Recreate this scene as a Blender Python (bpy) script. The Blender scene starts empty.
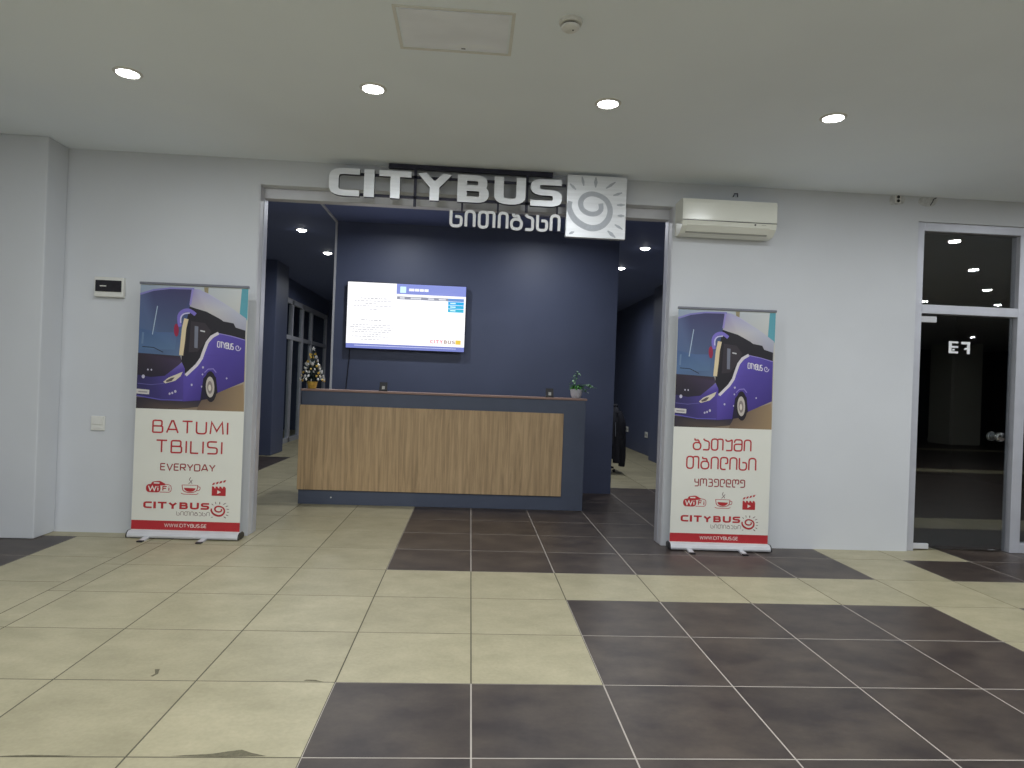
import bpy, bmesh, math, random
from mathutils import Vector, Matrix
random.seed(7)
SC = bpy.context.scene
COL = SC.collection
PI = math.pi

# ------------------------------------------------------------------ camera, world, exposure
cam_d = bpy.data.cameras.new('camera')
cam_d.sensor_fit = 'HORIZONTAL'; cam_d.sensor_width = 36.0
cam_d.lens = 672.48 / 1024.0 * 36.0
cam_d.clip_start = 0.05; cam_d.clip_end = 200
cam = bpy.data.objects.new('camera', cam_d); COL.objects.link(cam)
yaw, pitch, roll = 0.0611, 0.0013, 0.0376
fw = Vector((math.sin(yaw)*math.cos(pitch), math.cos(yaw)*math.cos(pitch), math.sin(pitch)))
rt = Vector((math.cos(yaw), -math.sin(yaw), 0)); up = rt.cross(fw)
r2 = rt*math.cos(roll) + up*math.sin(roll); u2 = -rt*math.sin(roll) + up*math.cos(roll)
cam.matrix_world = Matrix(((r2.x, u2.x, -fw.x, -0.0511), (r2.y, u2.y, -fw.y, -4.8154), (r2.z, u2.z, -fw.z, 1.3435), (0, 0, 0, 1)))
SC.camera = cam
wd = bpy.data.worlds.new('world'); SC.world = wd; wd.use_nodes = True
wd.node_tree.nodes['Background'].inputs['Color'].default_value = (0.02, 0.022, 0.03, 1)
wd.node_tree.nodes['Background'].inputs['Strength'].default_value = 0.2
vs = SC.view_settings
vs.view_transform = 'Standard'; vs.look = 'None'; vs.gamma = 1.0; vs.use_curve_mapping = False
vs.exposure = -0.06
LAMP_W = 9.4          # watts of each lobby downlight
LAMP_OFFICE_W = 16.0   # watts of each office downlight

# ------------------------------------------------------------------ materials
def lin(c):
    c = c / 255.0
    return c / 12.92 if c <= 0.04045 else ((c + 0.055) / 1.055) ** 2.4
def rgb(r, g, b): return (lin(r), lin(g), lin(b), 1.0)
MATS = {}
def mat(name, col, rough=0.6, metal=0.0, noise=None, bump=None, spec=0.5, coat=0.0):
    """noise=(scale, amount, detail, stretch xyz); bump=(scale, strength)"""
    if name in MATS: return MATS[name]
    m = bpy.data.materials.new(name); m.use_nodes = True
    nt = m.node_tree; b = nt.nodes['Principled BSDF']
    b.inputs['Base Color'].default_value = col
    b.inputs['Roughness'].default_value = rough; b.inputs['Metallic'].default_value = metal
    b.inputs['Specular IOR Level'].default_value = spec; b.inputs['Coat Weight'].default_value = coat
    g = nt.nodes.new('ShaderNodeNewGeometry')
    if noise:
        sc, amt, det, st = noise
        mp = nt.nodes.new('ShaderNodeMapping'); mp.inputs['Scale'].default_value = st
        nt.links.new(g.outputs['Position'], mp.inputs['Vector'])
        n = nt.nodes.new('ShaderNodeTexNoise'); n.inputs['Scale'].default_value = sc; n.inputs['Detail'].default_value = det
        nt.links.new(mp.outputs['Vector'], n.inputs['Vector'])
        rp = nt.nodes.new('ShaderNodeMapRange'); rp.inputs['From Min'].default_value = 0.3; rp.inputs['From Max'].default_value = 0.7
        rp.inputs['To Min'].default_value = 1 - amt; rp.inputs['To Max'].default_value = 1 + amt
        nt.links.new(n.outputs['Fac'], rp.inputs['Value'])
        mx = nt.nodes.new('ShaderNodeVectorMath'); mx.operation = 'SCALE'; mx.inputs[0].default_value = col[:3]
        nt.links.new(rp.outputs['Result'], mx.inputs['Scale']); nt.links.new(mx.outputs['Vector'], b.inputs['Base Color'])
    if bump:
        n2 = nt.nodes.new('ShaderNodeTexNoise'); n2.inputs['Scale'].default_value = bump[0]; n2.inputs['Detail'].default_value = 4
        nt.links.new(g.outputs['Position'], n2.inputs['Vector'])
        bp = nt.nodes.new('ShaderNodeBump'); bp.inputs['Strength'].default_value = bump[1]; bp.inputs['Distance'].default_value = 0.01
        nt.links.new(n2.outputs['Fac'], bp.inputs['Height']); nt.links.new(bp.outputs['Normal'], b.inputs['Normal'])
    MATS[name] = m; return m
def mat_attr(name, rough=0.5, emit=0.0, spec=0.4):
    if name in MATS: return MATS[name]
    m = bpy.data.materials.new(name); m.use_nodes = True
    nt = m.node_tree; b = nt.nodes['Principled BSDF']
    a = nt.nodes.new('ShaderNodeVertexColor'); a.layer_name = 'Col'
    b.inputs['Roughness'].default_value = rough; b.inputs['Specular IOR Level'].default_value = spec
    if emit > 0:
        b.inputs['Base Color'].default_value = (0.01, 0.01, 0.01, 1)
        nt.links.new(a.outputs['Color'], b.inputs['Emission Color']); b.inputs['Emission Strength'].default_value = emit
    else:
        nt.links.new(a.outputs['Color'], b.inputs['Base Color'])
    MATS[name] = m; return m
def mat_emit(name, col, s):
    m = bpy.data.materials.new(name); m.use_nodes = True
    b = m.node_tree.nodes['Principled BSDF']; b.inputs['Base Color'].default_value = (0.9, 0.9, 0.9, 1)
    b.inputs['Emission Color'].default_value = col; b.inputs['Emission Strength'].default_value = s
    MATS[name] = m; return m
def mat_glass(name, tint, ior=1.5):
    m = bpy.data.materials.new(name); m.use_nodes = True
    nt = m.node_tree; nt.nodes.remove(nt.nodes['Principled BSDF']); out = nt.nodes['Material Output']
    tr = nt.nodes.new('ShaderNodeBsdfTransparent'); tr.inputs['Color'].default_value = tint
    gl = nt.nodes.new('ShaderNodeBsdfGlossy'); gl.inputs['Roughness'].default_value = 0.01
    fr = nt.nodes.new('ShaderNodeFresnel'); fr.inputs['IOR'].default_value = ior
    mx = nt.nodes.new('ShaderNodeMixShader')
    gm = nt.nodes.new('ShaderNodeNewGeometry'); sb = nt.nodes.new('ShaderNodeMath'); sb.operation = 'SUBTRACT'; sb.inputs[0].default_value = 1.0
    ml = nt.nodes.new('ShaderNodeMath'); ml.operation = 'MULTIPLY'
    nt.links.new(gm.outputs['Backfacing'], sb.inputs[1]); nt.links.new(sb.outputs[0], ml.inputs[0]); nt.links.new(fr.outputs['Fac'], ml.inputs[1])
    nt.links.new(ml.outputs[0], mx.inputs['Fac']); nt.links.new(tr.outputs[0], mx.inputs[1]); nt.links.new(gl.outputs[0], mx.inputs[2])
    nt.links.new(mx.outputs[0], out.inputs['Surface']); MATS[name] = m; return m
def mat_tile(name, c1, c2, rough, lo_=.32, hi_=.7):
    m = bpy.data.materials.new(name); m.use_nodes = True
    nt = m.node_tree; b = nt.nodes['Principled BSDF']
    g = nt.nodes.new('ShaderNodeNewGeometry'); oi = nt.nodes.new('ShaderNodeObjectInfo')
    vm = nt.nodes.new('ShaderNodeVectorMath'); vm.operation = 'ADD'
    cx = nt.nodes.new('ShaderNodeCombineXYZ'); mu = nt.nodes.new('ShaderNodeMath'); mu.operation = 'MULTIPLY'; mu.inputs[1].default_value = 40
    nt.links.new(oi.outputs['Random'], mu.inputs[0]); nt.links.new(mu.outputs[0], cx.inputs['Z'])
    nt.links.new(g.outputs['Position'], vm.inputs[0]); nt.links.new(cx.outputs[0], vm.inputs[1])
    n = nt.nodes.new('ShaderNodeTexNoise'); n.inputs['Scale'].default_value = 4.5; n.inputs['Detail'].default_value = 7; n.inputs['Roughness'].default_value = 0.6
    mp = nt.nodes.new('ShaderNodeMapping'); mp.inputs['Scale'].default_value = (0.8, 1.15, 1)
    nt.links.new(vm.outputs[0], mp.inputs['Vector']); nt.links.new(mp.outputs['Vector'], n.inputs['Vector'])
    cr = nt.nodes.new('ShaderNodeValToRGB'); cr.color_ramp.elements[0].position = lo_; cr.color_ramp.elements[1].position = hi_
    cr.color_ramp.elements[0].color = c1; cr.color_ramp.elements[1].color = c2
    nt.links.new(n.outputs['Fac'], cr.inputs['Fac'])
    # fine speckle and scuffs
    n2 = nt.nodes.new('ShaderNodeTexNoise'); n2.inputs['Scale'].default_value = 60; n2.inputs['Detail'].default_value = 3
    nt.links.new(vm.outputs[0], n2.inputs['Vector'])
    mr = nt.nodes.new('ShaderNodeMapRange'); mr.inputs['From Min'].default_value = .3; mr.inputs['From Max'].default_value = .7; mr.inputs['To Min'].default_value = .94; mr.inputs['To Max'].default_value = 1.05
    nt.links.new(n2.outputs['Fac'], mr.inputs['Value'])
    sc = nt.nodes.new('ShaderNodeVectorMath'); sc.operation = 'SCALE'
    nt.links.new(cr.outputs['Color'], sc.inputs[0]); nt.links.new(mr.outputs['Result'], sc.inputs['Scale'])
    rr = nt.nodes.new('ShaderNodeMapRange'); rr.inputs['To Min'].default_value = .95; rr.inputs['To Max'].default_value = 1.05
    nt.links.new(oi.outputs['Random'], rr.inputs['Value'])
    s2 = nt.nodes.new('ShaderNodeVectorMath'); s2.operation = 'SCALE'
    nt.links.new(sc.outputs[0], s2.inputs[0]); nt.links.new(rr.outputs['Result'], s2.inputs['Scale'])
    nt.links.new(s2.outputs[0], b.inputs['Base Color'])
    b.inputs['Roughness'].default_value = rough; b.inputs['Specular IOR Level'].default_value = 0.4
    MATS[name] = m; return m
def mat_wood(name):
    m = bpy.data.materials.new(name); m.use_nodes = True
    nt = m.node_tree; b = nt.nodes['Principled BSDF']
    g = nt.nodes.new('ShaderNodeNewGeometry')
    mp = nt.nodes.new('ShaderNodeMapping'); mp.inputs['Scale'].default_value = (22, 22, 0.9)
    nt.links.new(g.outputs['Position'], mp.inputs['Vector'])
    n = nt.nodes.new('ShaderNodeTexNoise'); n.inputs['Scale'].default_value = 1.6; n.inputs['Detail'].default_value = 8; n.inputs['Roughness'].default_value = .65; n.inputs['Distortion'].default_value = .6
    nt.links.new(mp.outputs['Vector'], n.inputs['Vector'])
    cr = nt.nodes.new('ShaderNodeValToRGB'); e = cr.color_ramp.elements
    e[0].position = .3; e[0].color = rgb(154, 130, 98); e[1].position = .72; e[1].color = rgb(212, 182, 142)
    k = e.new(.5); k.color = rgb(188, 159, 122)
    nt.links.new(n.outputs['Fac'], cr.inputs['Fac']); nt.links.new(cr.outputs['Color'], b.inputs['Base Color'])
    b.inputs['Roughness'].default_value = .55
    MATS[name] = m; return m

WHITE = mat('white_wall_paint', rgb(208, 211, 217), .75, noise=(1.3, .03, 3, (1, 1, 1)), bump=(60, .04))
CEIL = mat('ceiling_paint', rgb(240, 247, 255), .85, noise=(.8, .03, 3, (1, 1, 1)), bump=(50, .03))
NAVY = mat('navy_paint', rgb(81, 89, 116), .5, noise=(1.5, .05, 3, (1, 1, 1)))
NAVYC = mat('navy_ceiling_paint', rgb(106, 118, 160), .7)
SLATE = mat('slate_laminate', rgb(80, 88, 108), .5, noise=(6, .04, 3, (1, 1, 1)))
ALU = mat('aluminium_frame', rgb(196, 198, 208), .42, .35, noise=(9, .04, 3, (1, 1, 1)))
ALU2 = mat('white_aluminium', rgb(205, 206, 212), .45, .1, noise=(9, .04, 3, (1, 1, 1)))
BRUSH = mat('brushed_metal', rgb(236, 238, 242), .46, .85, noise=(14, .06, 4, (.15, 1, 3)))
GREYVINYL = mat('grey_vinyl', rgb(186, 190, 198), .5, .6, noise=(60, .05, 3, (1, 1, 1)))
DARKMET = mat('dark_steel_paint', rgb(48, 48, 66), .5, .2, noise=(12, .05, 2, (1, 1, 1)))
SIGNWHITE = mat('white_acrylic', rgb(236, 238, 242), .3, noise=(20, .02, 2, (1, 1, 1)))
ACW = mat('ac_plastic', rgb(232, 233, 224), .22, noise=(5, .015, 2, (1, 1, 1)))
ACG = mat('ac_grey_plastic', rgb(170, 170, 165), .4)
PLAST = mat('white_plastic', rgb(222, 222, 218), .4, noise=(20, .02, 2, (1, 1, 1)))
BLACK = mat('black_plastic', rgb(26, 26, 32), .35, noise=(20, .1, 2, (1, 1, 1)))
SMOKE = mat('smoked_plastic', rgb(38, 37, 44), .2, noise=(30, .15, 3, (1, 1, 1)))
BVINYL = mat('banner_vinyl', rgb(226, 226, 218), .5, noise=(3, .02, 3, (1, 1, 1)))
RED = mat('print_red', rgb(180, 42, 50), .5, noise=(30, .03, 2, (1, 1, 1)))
DRED = mat('print_dark_red', rgb(150, 48, 52), .5, noise=(30, .03, 2, (1, 1, 1)))
PWHITE = mat('print_white', rgb(232, 228, 222), .5)
PGREY = mat('print_grey', rgb(120, 92, 92), .5)
PHOTO = mat_attr('print_photo', .45)
SCREEN = mat_attr('screen_light', .2, emit=1.25)
WOOD = mat_wood('oak_laminate')
WOODTOP = mat('worktop_laminate', rgb(150, 122, 112), .45, noise=(20, .12, 4, (.2, 3, 1)))
GLASS = mat_glass('clear_glass', (.78, .8, .81, 1), 2.5)
GLASS2 = mat_glass('office_glass', (.88, .92, .92, 1), 1.8)
CREAM = mat_tile('cream_tile', rgb(156, 149, 122), rgb(176, 168, 140), .42)
DARK = mat_tile('dark_tile', rgb(50, 42, 41), rgb(84, 74, 66), .4, .34, .72)
GROUT = mat_attr('grout', .85)
DIFF = mat_emit('lamp_diffuser', (1.0, 1.0, 0.98, 1), 22.0)
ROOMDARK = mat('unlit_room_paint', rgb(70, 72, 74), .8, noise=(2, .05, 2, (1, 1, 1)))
LOBBYDARK = mat('dark_facade', rgb(58, 60, 64), .6, noise=(1, .1, 2, (1, 1, 1)))
COLUMN = mat('cream_column_paint', rgb(210, 210, 196), .7, noise=(2, .03, 2, (1, 1, 1)))
GOLD = mat('gold_foil', rgb(226, 190, 92), .35, .4, noise=(60, .15, 3, (1, 1, 1)))
SILVER = mat('silver_glitter', rgb(222, 222, 220), .35, .3, noise=(90, .12, 3, (1, 1, 1)))
NEEDLE = mat('pine_needle', rgb(26, 44, 42), .7, noise=(40, .25, 3, (1, 1, 1)))
BARK = mat('bark', rgb(64, 48, 38), .8, noise=(40, .2, 3, (1, 1, 4)))
LEAF = mat('leaf_green', rgb(88, 158, 72), .5, noise=(40, .18, 3, (1, 1, 1)))
LEAFP = mat('leaf_pale', rgb(120, 160, 120), .5, noise=(40, .18, 3, (1, 1, 1)))
SOIL = mat('soil', rgb(52, 42, 36), .9, noise=(80, .3, 3, (1, 1, 1)))
POT = mat('grey_ceramic', rgb(196, 196, 204), .5, noise=(50, .08, 3, (1, 1, 1)))
COAT = mat('black_cloth', rgb(24, 25, 36), .85, noise=(50, .2, 3, (1, 1, 1)), bump=(90, .3))
CHROME = mat('chrome', rgb(205, 208, 212), .15, 1.0)
STAIN = mat('cracked_plaster', rgb(196, 197, 198), .85, noise=(45, .16, 5, (1, 1, 1)), bump=(60, .4))
CABLE = mat('dark_cable', rgb(30, 30, 44), .6)

# ------------------------------------------------------------------ mesh helpers
class MB:
    def __init__(s): s.v = []; s.f = []; s.c = []; s.mi = []
    def add(s, vs_, fs, col=None, mi=0):
        o = len(s.v); s.v += [tuple(v) for v in vs_]
        for f in fs: s.f.append(tuple(i + o for i in f)); s.c.append(col); s.mi.append(mi)
        return s
    def box(s, x0, x1, y0, y1, z0, z1, b=0.0, mi=0, col=None):
        if b <= 0:
            vs_ = [(x, y, z) for z in (z0, z1) for y in (y0, y1) for x in (x0, x1)]
            return s.add(vs_, [(0, 2, 3, 1), (4, 5, 7, 6), (0, 1, 5, 4), (2, 6, 7, 3), (0, 4, 6, 2), (1, 3, 7, 5)], col, mi)
        bm = bmesh.new(); bmesh.ops.create_cube(bm, size=1)
        for v in bm.verts: v.co = Vector(((x0+x1)/2 + v.co.x*(x1-x0), (y0+y1)/2 + v.co.y*(y1-y0), (z0+z1)/2 + v.co.z*(z1-z0)))
        bmesh.ops.bevel(bm, geom=bm.edges[:], offset=b, segments=2, affect='EDGES', profile=.5)
        bm.verts.index_update(); bm.normal_update()
        s.add([v.co[:] for v in bm.verts], [[v.index for v in f.verts] for f in bm.faces], col, mi); bm.free(); return s
    def prism(s, poly, d0, d1, axis='y', mi=0, col=None):
        """poly of (a, b) extruded along axis; y: (x, z), x: (y, z), z: (x, y)"""
        def P(a, b, d): return (a, d, b) if axis == 'y' else ((d, a, b) if axis == 'x' else (a, b, d))
        n = len(poly)
        vs_ = [P(a, b, d0) for a, b in poly] + [P(a, b, d1) for a, b in poly]
        fs = [tuple(range(n)), tuple(reversed(range(n, 2*n)))] + [(i, i+n, (i+1) % n + n, (i+1) % n) for i in range(n)]
        return s.add(vs_, fs, col, mi)
    def lathe(s, prof, seg=24, c=(0, 0, 0), axis='z', mi=0, a0=0.0, sx=1.0):
        o = []; n = len(prof)
        for i in range(seg):
            a = 2*PI*i/seg + a0
            for r, h in prof:
                q = (r*math.cos(a)*sx, r*math.sin(a), h) if axis == 'z' else (r*math.cos(a)*sx, h, r*math.sin(a))
                o.append((c[0]+q[0], c[1]+q[1], c[2]+q[2]))
        fs = []
        for i in range(seg):
            j = (i+1) % seg
            for k in range(n-1): fs.append((i*n+k, j*n+k, j*n+k+1, i*n+k+1))
        if prof[0][0] > 1e-6: fs.append(tuple(i*n for i in reversed(range(seg))))
        if prof[-1][0] > 1e-6: fs.append(tuple(i*n+n-1 for i in range(seg)))
        return s.add(o, fs, None, mi)
    def tube(s, pts, r, seg=8, mi=0, rs=None):
        pts = [Vector(p) for p in pts]; n = len(pts); o = []
        for i, p in enumerate(pts):
            t = (pts[min(i+1, n-1)] - pts[max(i-1, 0)]).normalized()
            a = t.cross(Vector((0, 0, 1)));
            if a.length < 1e-3: a = t.cross(Vector((1, 0, 0)))
            a.normalize(); b = t.cross(a); rr = rs[i] if rs else r
            for k in range(seg):
                th = 2*PI*k/seg; o.append((p + a*math.cos(th)*rr + b*math.sin(th)*rr)[:])
        fs = [(i*seg+k, i*seg+(k+1) % seg, (i+1)*seg+(k+1) % seg, (i+1)*seg+k) for i in range(n-1) for k in range(seg)]
        fs += [tuple(reversed(range(seg))), tuple(range((n-1)*seg, n*seg))]
        return s.add(o, fs, None, mi)
    def ribbon(s, pts, w, d0, d1, closed=False, mi=0, col=None, ws=None):
        """flat stroke in the x-z plane, extruded between depths d0 (front) and d1 (back)"""
        P = [Vector(p) for p in pts]; n = len(P); L = []; R = []
        for i in range(n):
            a = P[i-1] if (i > 0 or closed) else None; b = P[(i+1) % n] if (i < n-1 or closed) else None
            d1_ = (P[i]-a).normalized() if a is not None else None
            d2_ = (b-P[i]).normalized() if b is not None else None
            if d1_ is None: d1_ = d2_
            if d2_ is None: d2_ = d1_
            t = d1_ + d2_
            t = t.normalized() if t.length > 1e-4 else d2_
            nn = Vector((-t.y, t.x)); k = max(.45, abs(nn.dot(Vector((-d2_.y, d2_.x)))))
            ww = (ws[i] if ws else w) / 2 / k
            L.append(P[i] + nn*ww); R.append(P[i] - nn*ww)
        vs_ = [(q.x, d0, q.y) for q in L] + [(q.x, d0, q.y) for q in R]
        flat = abs(d1-d0) < 1e-7
        fs = []; m = n if closed else n-1
        for i in range(m): j = (i+1) % n; fs.append((i, n+i, n+j, j))
        if not flat:
            vs_ += [(q.x, d1, q.y) for q in L] + [(q.x, d1, q.y) for q in R]
            for i in range(m):
                j = (i+1) % n
                fs += [(2*n+i, 2*n+j, 3*n+j, 3*n+i), (i, j, 2*n+j, 2*n+i), (n+i, 3*n+i, 3*n+j, n+j)]
            if not closed: fs += [(0, 2*n, 3*n, n), (n-1, 2*n-1, 4*n-1, 3*n-1)]
        return s.add(vs_, fs, col, mi)
    def poly(s, pts, d, col=None, mi=0):
        """flat polygon facing -y at depth d"""
        a = sum(pts[i-1][0]*pts[i][1]-pts[i][0]*pts[i-1][1] for i in range(len(pts)))
        if a < 0: pts = list(reversed(pts))
        return s.add([(x, d, z) for x, z in pts], [tuple(range(len(pts)))], col, mi)
    def build(s, name, m, parent=None, smooth=False, recalc=True):
        me = bpy.data.meshes.new(name); me.from_pydata(s.v, [], s.f)
        for x in (m if isinstance(m, (list, tuple)) else [m]): me.materials.append(x)
        if any(s.mi): me.polygons.foreach_set('material_index', s.mi)
        if any(c is not None for c in s.c):
            at = me.color_attributes.new('Col', 'FLOAT_COLOR', 'CORNER')
            for p in me.polygons:
                c = s.c[p.index] or (1, 1, 1, 1)
                for k, li in enumerate(p.loop_indices):
                    if isinstance(c, list): at.data[li].color = c[k % len(c)]
                    else: at.data[li].color = c
        if recalc:
            bm = bmesh.new(); bm.from_mesh(me); bmesh.ops.recalc_face_normals(bm, faces=bm.faces[:]); bm.to_mesh(me); bm.free()
        if smooth:
            for p in me.polygons: p.use_smooth = True
            me.set_sharp_from_angle(angle=math.radians(38))
        me.update(); o = bpy.data.objects.new(name, me); COL.objects.link(o)
        if parent: o.parent = parent
        return o
def tag(o, label, cat, group=None, kind=None):
    o['label'] = label
    if cat: o['category'] = cat
    if group: o['group'] = group
    if kind: o['kind'] = kind
    return o
def thing(name, label, cat, loc=(0, 0, 0), rz=0.0, group=None):
    o = bpy.data.objects.new(name, None); COL.objects.link(o); o.location = loc; o.rotation_euler = (0, 0, rz); o.empty_display_size = .1
    return tag(o, label, cat, group)
def struct(o, label, cat): return tag(o, label, cat, None, 'structure')
def copy_tree(o, parent=None):
    c = o.copy(); COL.objects.link(c)
    if parent: c.parent = parent
    for ch in list(o.children): copy_tree(ch, c)
    return c

# ------------------------------------------------------------------ stroke lettering
def rp(pts, r, closed=False, seg=5):
    """round the corners of a polyline"""
    out = []; n = len(pts); V = [Vector(p) for p in pts]
    for i in range(n):
        if not closed and i in (0, n-1): out.append(V[i]); continue
        a, b, c = V[i-1], V[i], V[(i+1) % n]
        d1, d2 = (a-b), (c-b); k = min(r, d1.length*.49, d2.length*.49)
        p, q = b+d1.normalized()*k, b+d2.normalized()*k
        for t in range(seg+1):
            t /= seg; out.append(p*(1-t)**2 + b*2*t*(1-t) + q*t*t)
    return [(v.x, v.y) for v in out]
G = {}   # glyph -> (width, [(points, closed)])
def gl(ch, w, *st): G[ch] = (w, [(s_, False) if not isinstance(s_, tuple) else s_ for s_ in st])
gl('B', .6, rp([(0, 0), (0, 1), (.55, 1), (.55, .53), (0, .53)], .14), rp([(.3, .53), (.6, .53), (.6, 0), (0, 0)], .14))
gl('A', .7, [(0, 0), (.3, 1), (.4, 1), (.7, 0)], [(.09, .28), (.61, .28)])
gl('T', .62, [(0, 1), (.62, 1)], [(.31, 1), (.31, 0)])
gl('U', .6, rp([(0, 1), (0, 0), (.6, 0), (.6, 1)], .22))
gl('M', .8, [(0, 0), (.07, 1), (.4, .25), (.73, 1), (.8, 0)])
gl('I', .02, [(0.01, 0), (0.01, 1)])
gl('L', .45, rp([(0, 1), (0, 0), (.45, 0)], .06))
gl('S', .56, rp([(.54, 1), (0, 1), (0, .52), (.56, .5), (.56, 0), (0, 0)], .17))
gl('E', .5, rp([(.5, 1), (0, 1), (0, 0), (.5, 0)], .08), [(0, .52), (.45, .52)])
gl('V', .64, [(0, 1), (.32, 0), (.64, 1)])
gl('R', .58, rp([(0, 0), (0, 1), (.55, 1), (.55, .45), (0, .45)], .14), [(.28, .45), (.58, 0)])
gl('Y', .62, [(0, 1), (.31, .42), (.62, 1)], [(.31, .45), (.31, 0)])
gl('D', .6, rp([(0, 0), (0, 1), (.6, 1), (.6, 0), (0, 0)], .2))
gl('W', .95, [(0, 1), (.22, 0), (.475, .95), (.73, 0), (.95, 1)])
gl('C', .52, rp([(.52, 1), (0, 1), (0, 0), (.52, 0)], .22))
gl('G', .55, rp([(.52, 1), (0, 1), (0, 0), (.55, 0), (.55, .48), (.3, .48)], .18))
gl('F', .5, rp([(.5, 1), (0, 1), (0, 0)], .08), [(0, .52), (.42, .52)])
gl('i', .02, [(0.01, 0), (0.01, .68)], [(.01, .86), (.01, 1)])
gl('.', .04, [(.02, 0), (.02, .12)])
gl(' ', .3)
gl('ს', .58, rp([(0, 1), (0, 0), (.58, 0), (.58, .62), (.24, .62)], .24))
gl('ი', .55, rp([(0, 0), (0, 1), (.55, 1), (.55, 0)], .26))
gl('თ', .95, (rp([(0, 0), (0, 1), (.52, 1), (.52, 0)], .25, True), True), rp([(.45, .9), (.6, 1), (.95, 1), (.95, 0)], .22))
gl('ბ', .62, (rp([(0, 0), (0, .64), (.62, .64), (.62, 0)], .3, True), True), rp([(.1, 1), (.12, .84), (.42, .86), (.5, .6)], .08))
gl('ა', .5, rp([(.02, 1), (.1, .86), (.5, .74), (.5, 0), (0, 0)], .16))
gl('უ', .56, rp([(0, 1), (.1, .84), (.36, .84), (.56, 1), (.56, 0), (.08, 0)], .12))
gl('მ', .64, rp([(0, .72), (.06, 1), (.64, 1), (.64, 0), (0, 0), (0, .6), (.6, .6)], .22))
gl('ლ', .56, rp([(.42, 0), (0, 0), (0, 1), (.56, 1), (.56, .5), (.36, .5)], .22))
gl('ყ', .48, rp([(0, 1), (0, .52), (.46, .52)], .16), rp([(.48, 1), (.48, 0), (.02, 0)], .18))
gl('ო', .8, rp([(0, 0), (0, 1), (.4, 1), (.4, .35)], .16), rp([(.4, .85), (.44, 1), (.8, 1), (.8, 0)], .16))
gl('ვ', .54, rp([(0, 1), (.5, 1), (.5, .53), (.14, .53)], .18), rp([(.3, .53), (.54, .53), (.54, 0), (0, 0)], .18))
gl('ე', .54, rp([(0, .62), (0, 1), (.54, 1), (.54, 0), (0, 0)], .22), [(.0, .62), (.3, .6)])
gl('დ', .56, rp([(.56, 0), (0, 0), (0, 1), (.54, 1), (.54, .42), (.2, .42), (.2, .62)], .18))
gl('ღ', .8, rp([(.36, 0), (0, 0), (0, 1), (.4, 1), (.4, .45)], .18), rp([(.4, .8), (.44, 1), (.8, 1), (.8, .45), (.6, .45)], .16))
def text_strokes(txt, gap):
    x = 0; out = []
    for ch in txt:
        w, st = G[ch]
        for pts, cl in st: out.append(([(x+a, b) for a, b in pts], cl))
        x += w + gap
    return out, x - gap
def text_into(mb, txt, x0, x1, z0, z1, stroke, d0, d1, gap=.22, col=None, step=0.00003):
    """stroke = stroke width in metres; text box outer bounds"""
    st, W = text_strokes(txt, gap); h = stroke/2
    sx = (x1-x0-stroke)/W; sz = (z1-z0-stroke)
    for k, (pts, cl) in enumerate(st):
        mb.ribbon([(x0+h+a*sx, z0+h+b*sz) for a, b in pts], stroke, d0 - k*step, d1, cl, col=col)
# bold wide logo letters: outlines drawn as strokes then widened sideways
LOGO = {'C': [rp([(.54, 1), (0, 1), (0, 0), (.54, 0)], .3)], 'I': [[(0, 0), (0, 1)]], 'T': [[(0, 1), (.62, 1)], [(.31, 1), (.31, 0)]],
        'Y': [[(0, 1), (.31, .5), (.31, 0)], [(.62, 1), (.31, .5)]],
        'B': [[(0, 0), (0, 1)], rp([(0, 1), (.56, 1), (.56, .53), (0, .53)], .2), rp([(0, .53), (.6, .53), (.6, 0), (0, 0)], .2)],
        'U': [rp([(0, 1), (0, 0), (.6, 0), (.6, 1)], .26)], 'S': [rp([(.56, 1), (0, 1), (0, .52), (.58, .5), (.58, 0), (0, 0)], .2)]}
def logo_letter(mb, ch, x0, x1, z0, z1, d0, d1, vs_=.32, hs=.24, step=.0004, col=None):
    """vs_, hs: vertical / horizontal stroke as share of the height"""
    H = z1-z0; ws = hs*H; wx = vs_*H
    st = LOGO[ch]
    wmax = max(a for pts in st for a, b in pts)
    kx = wx/ws     # widen sideways
    for k, pts in enumerate(st):
        if wmax < 1e-6: q = [(0, z0), (0, z1)]
        else: q = [((a/wmax)*((x1-x0)/kx - ws), z0 + ws/2 + b*(H-ws)) for a, b in pts]
        q2 = []
        for i, (a, b) in enumerate(q):      # run vertical ends out to the edge
            if i in (0, len(q)-1) and len(q) > 1:
                c = q[1] if i == 0 else q[-2]
                if abs(c[1]-b) > abs(c[0]-a) * 1.2:
                    if abs(b-(z0+ws/2)) < 1e-6: b = z0
                    elif abs(b-(z1-ws/2)) < 1e-6: b = z1
                elif abs(c[1]-b) < 1e-4 and ch in 'CTS':
                    a += (ws/2 if a > c[0] else -ws/2) if ch != 'B' else 0
            q2.append((a, b))
        t = MB().ribbon(q2, ws if wmax > 1e-6 else (x1-x0)/kx, d0 - k*step, d1, False)
        off = x0 + (wx/2 if wmax > 1e-6 else (x1-x0)/2)
        mb.add([((a*kx)+off, y, min(max(z, z0), z1)) for a, y, z in t.v], t.f, col)
LOGO_X = {}
SPIRAL = [(140, 365), (132, 430), (175, 520), (255, 585), (355, 615), (450, 590), (512, 520), (530, 430), (495, 345), (425, 297), (340, 282), (270, 312), (240, 372), (262, 440), (330, 476), (400, 470), (440, 430), (436, 372)]
SPW = [44, 50, 58, 60, 60, 58, 56, 52, 48, 46, 46, 50, 50, 48, 46, 46, 46, 46]
RAYS = [((130, 195), (190, 250)), ((245, 120), (265, 208)), ((380, 118), (380, 218)), ((572, 155), (482, 222)), ((642, 255), (556, 287)), ((672, 372), (594, 378)), ((672, 480), (606, 480)), ((658, 612), (580, 568)), ((590, 695), (512, 632)), ((188, 658), (140, 680))]
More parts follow.
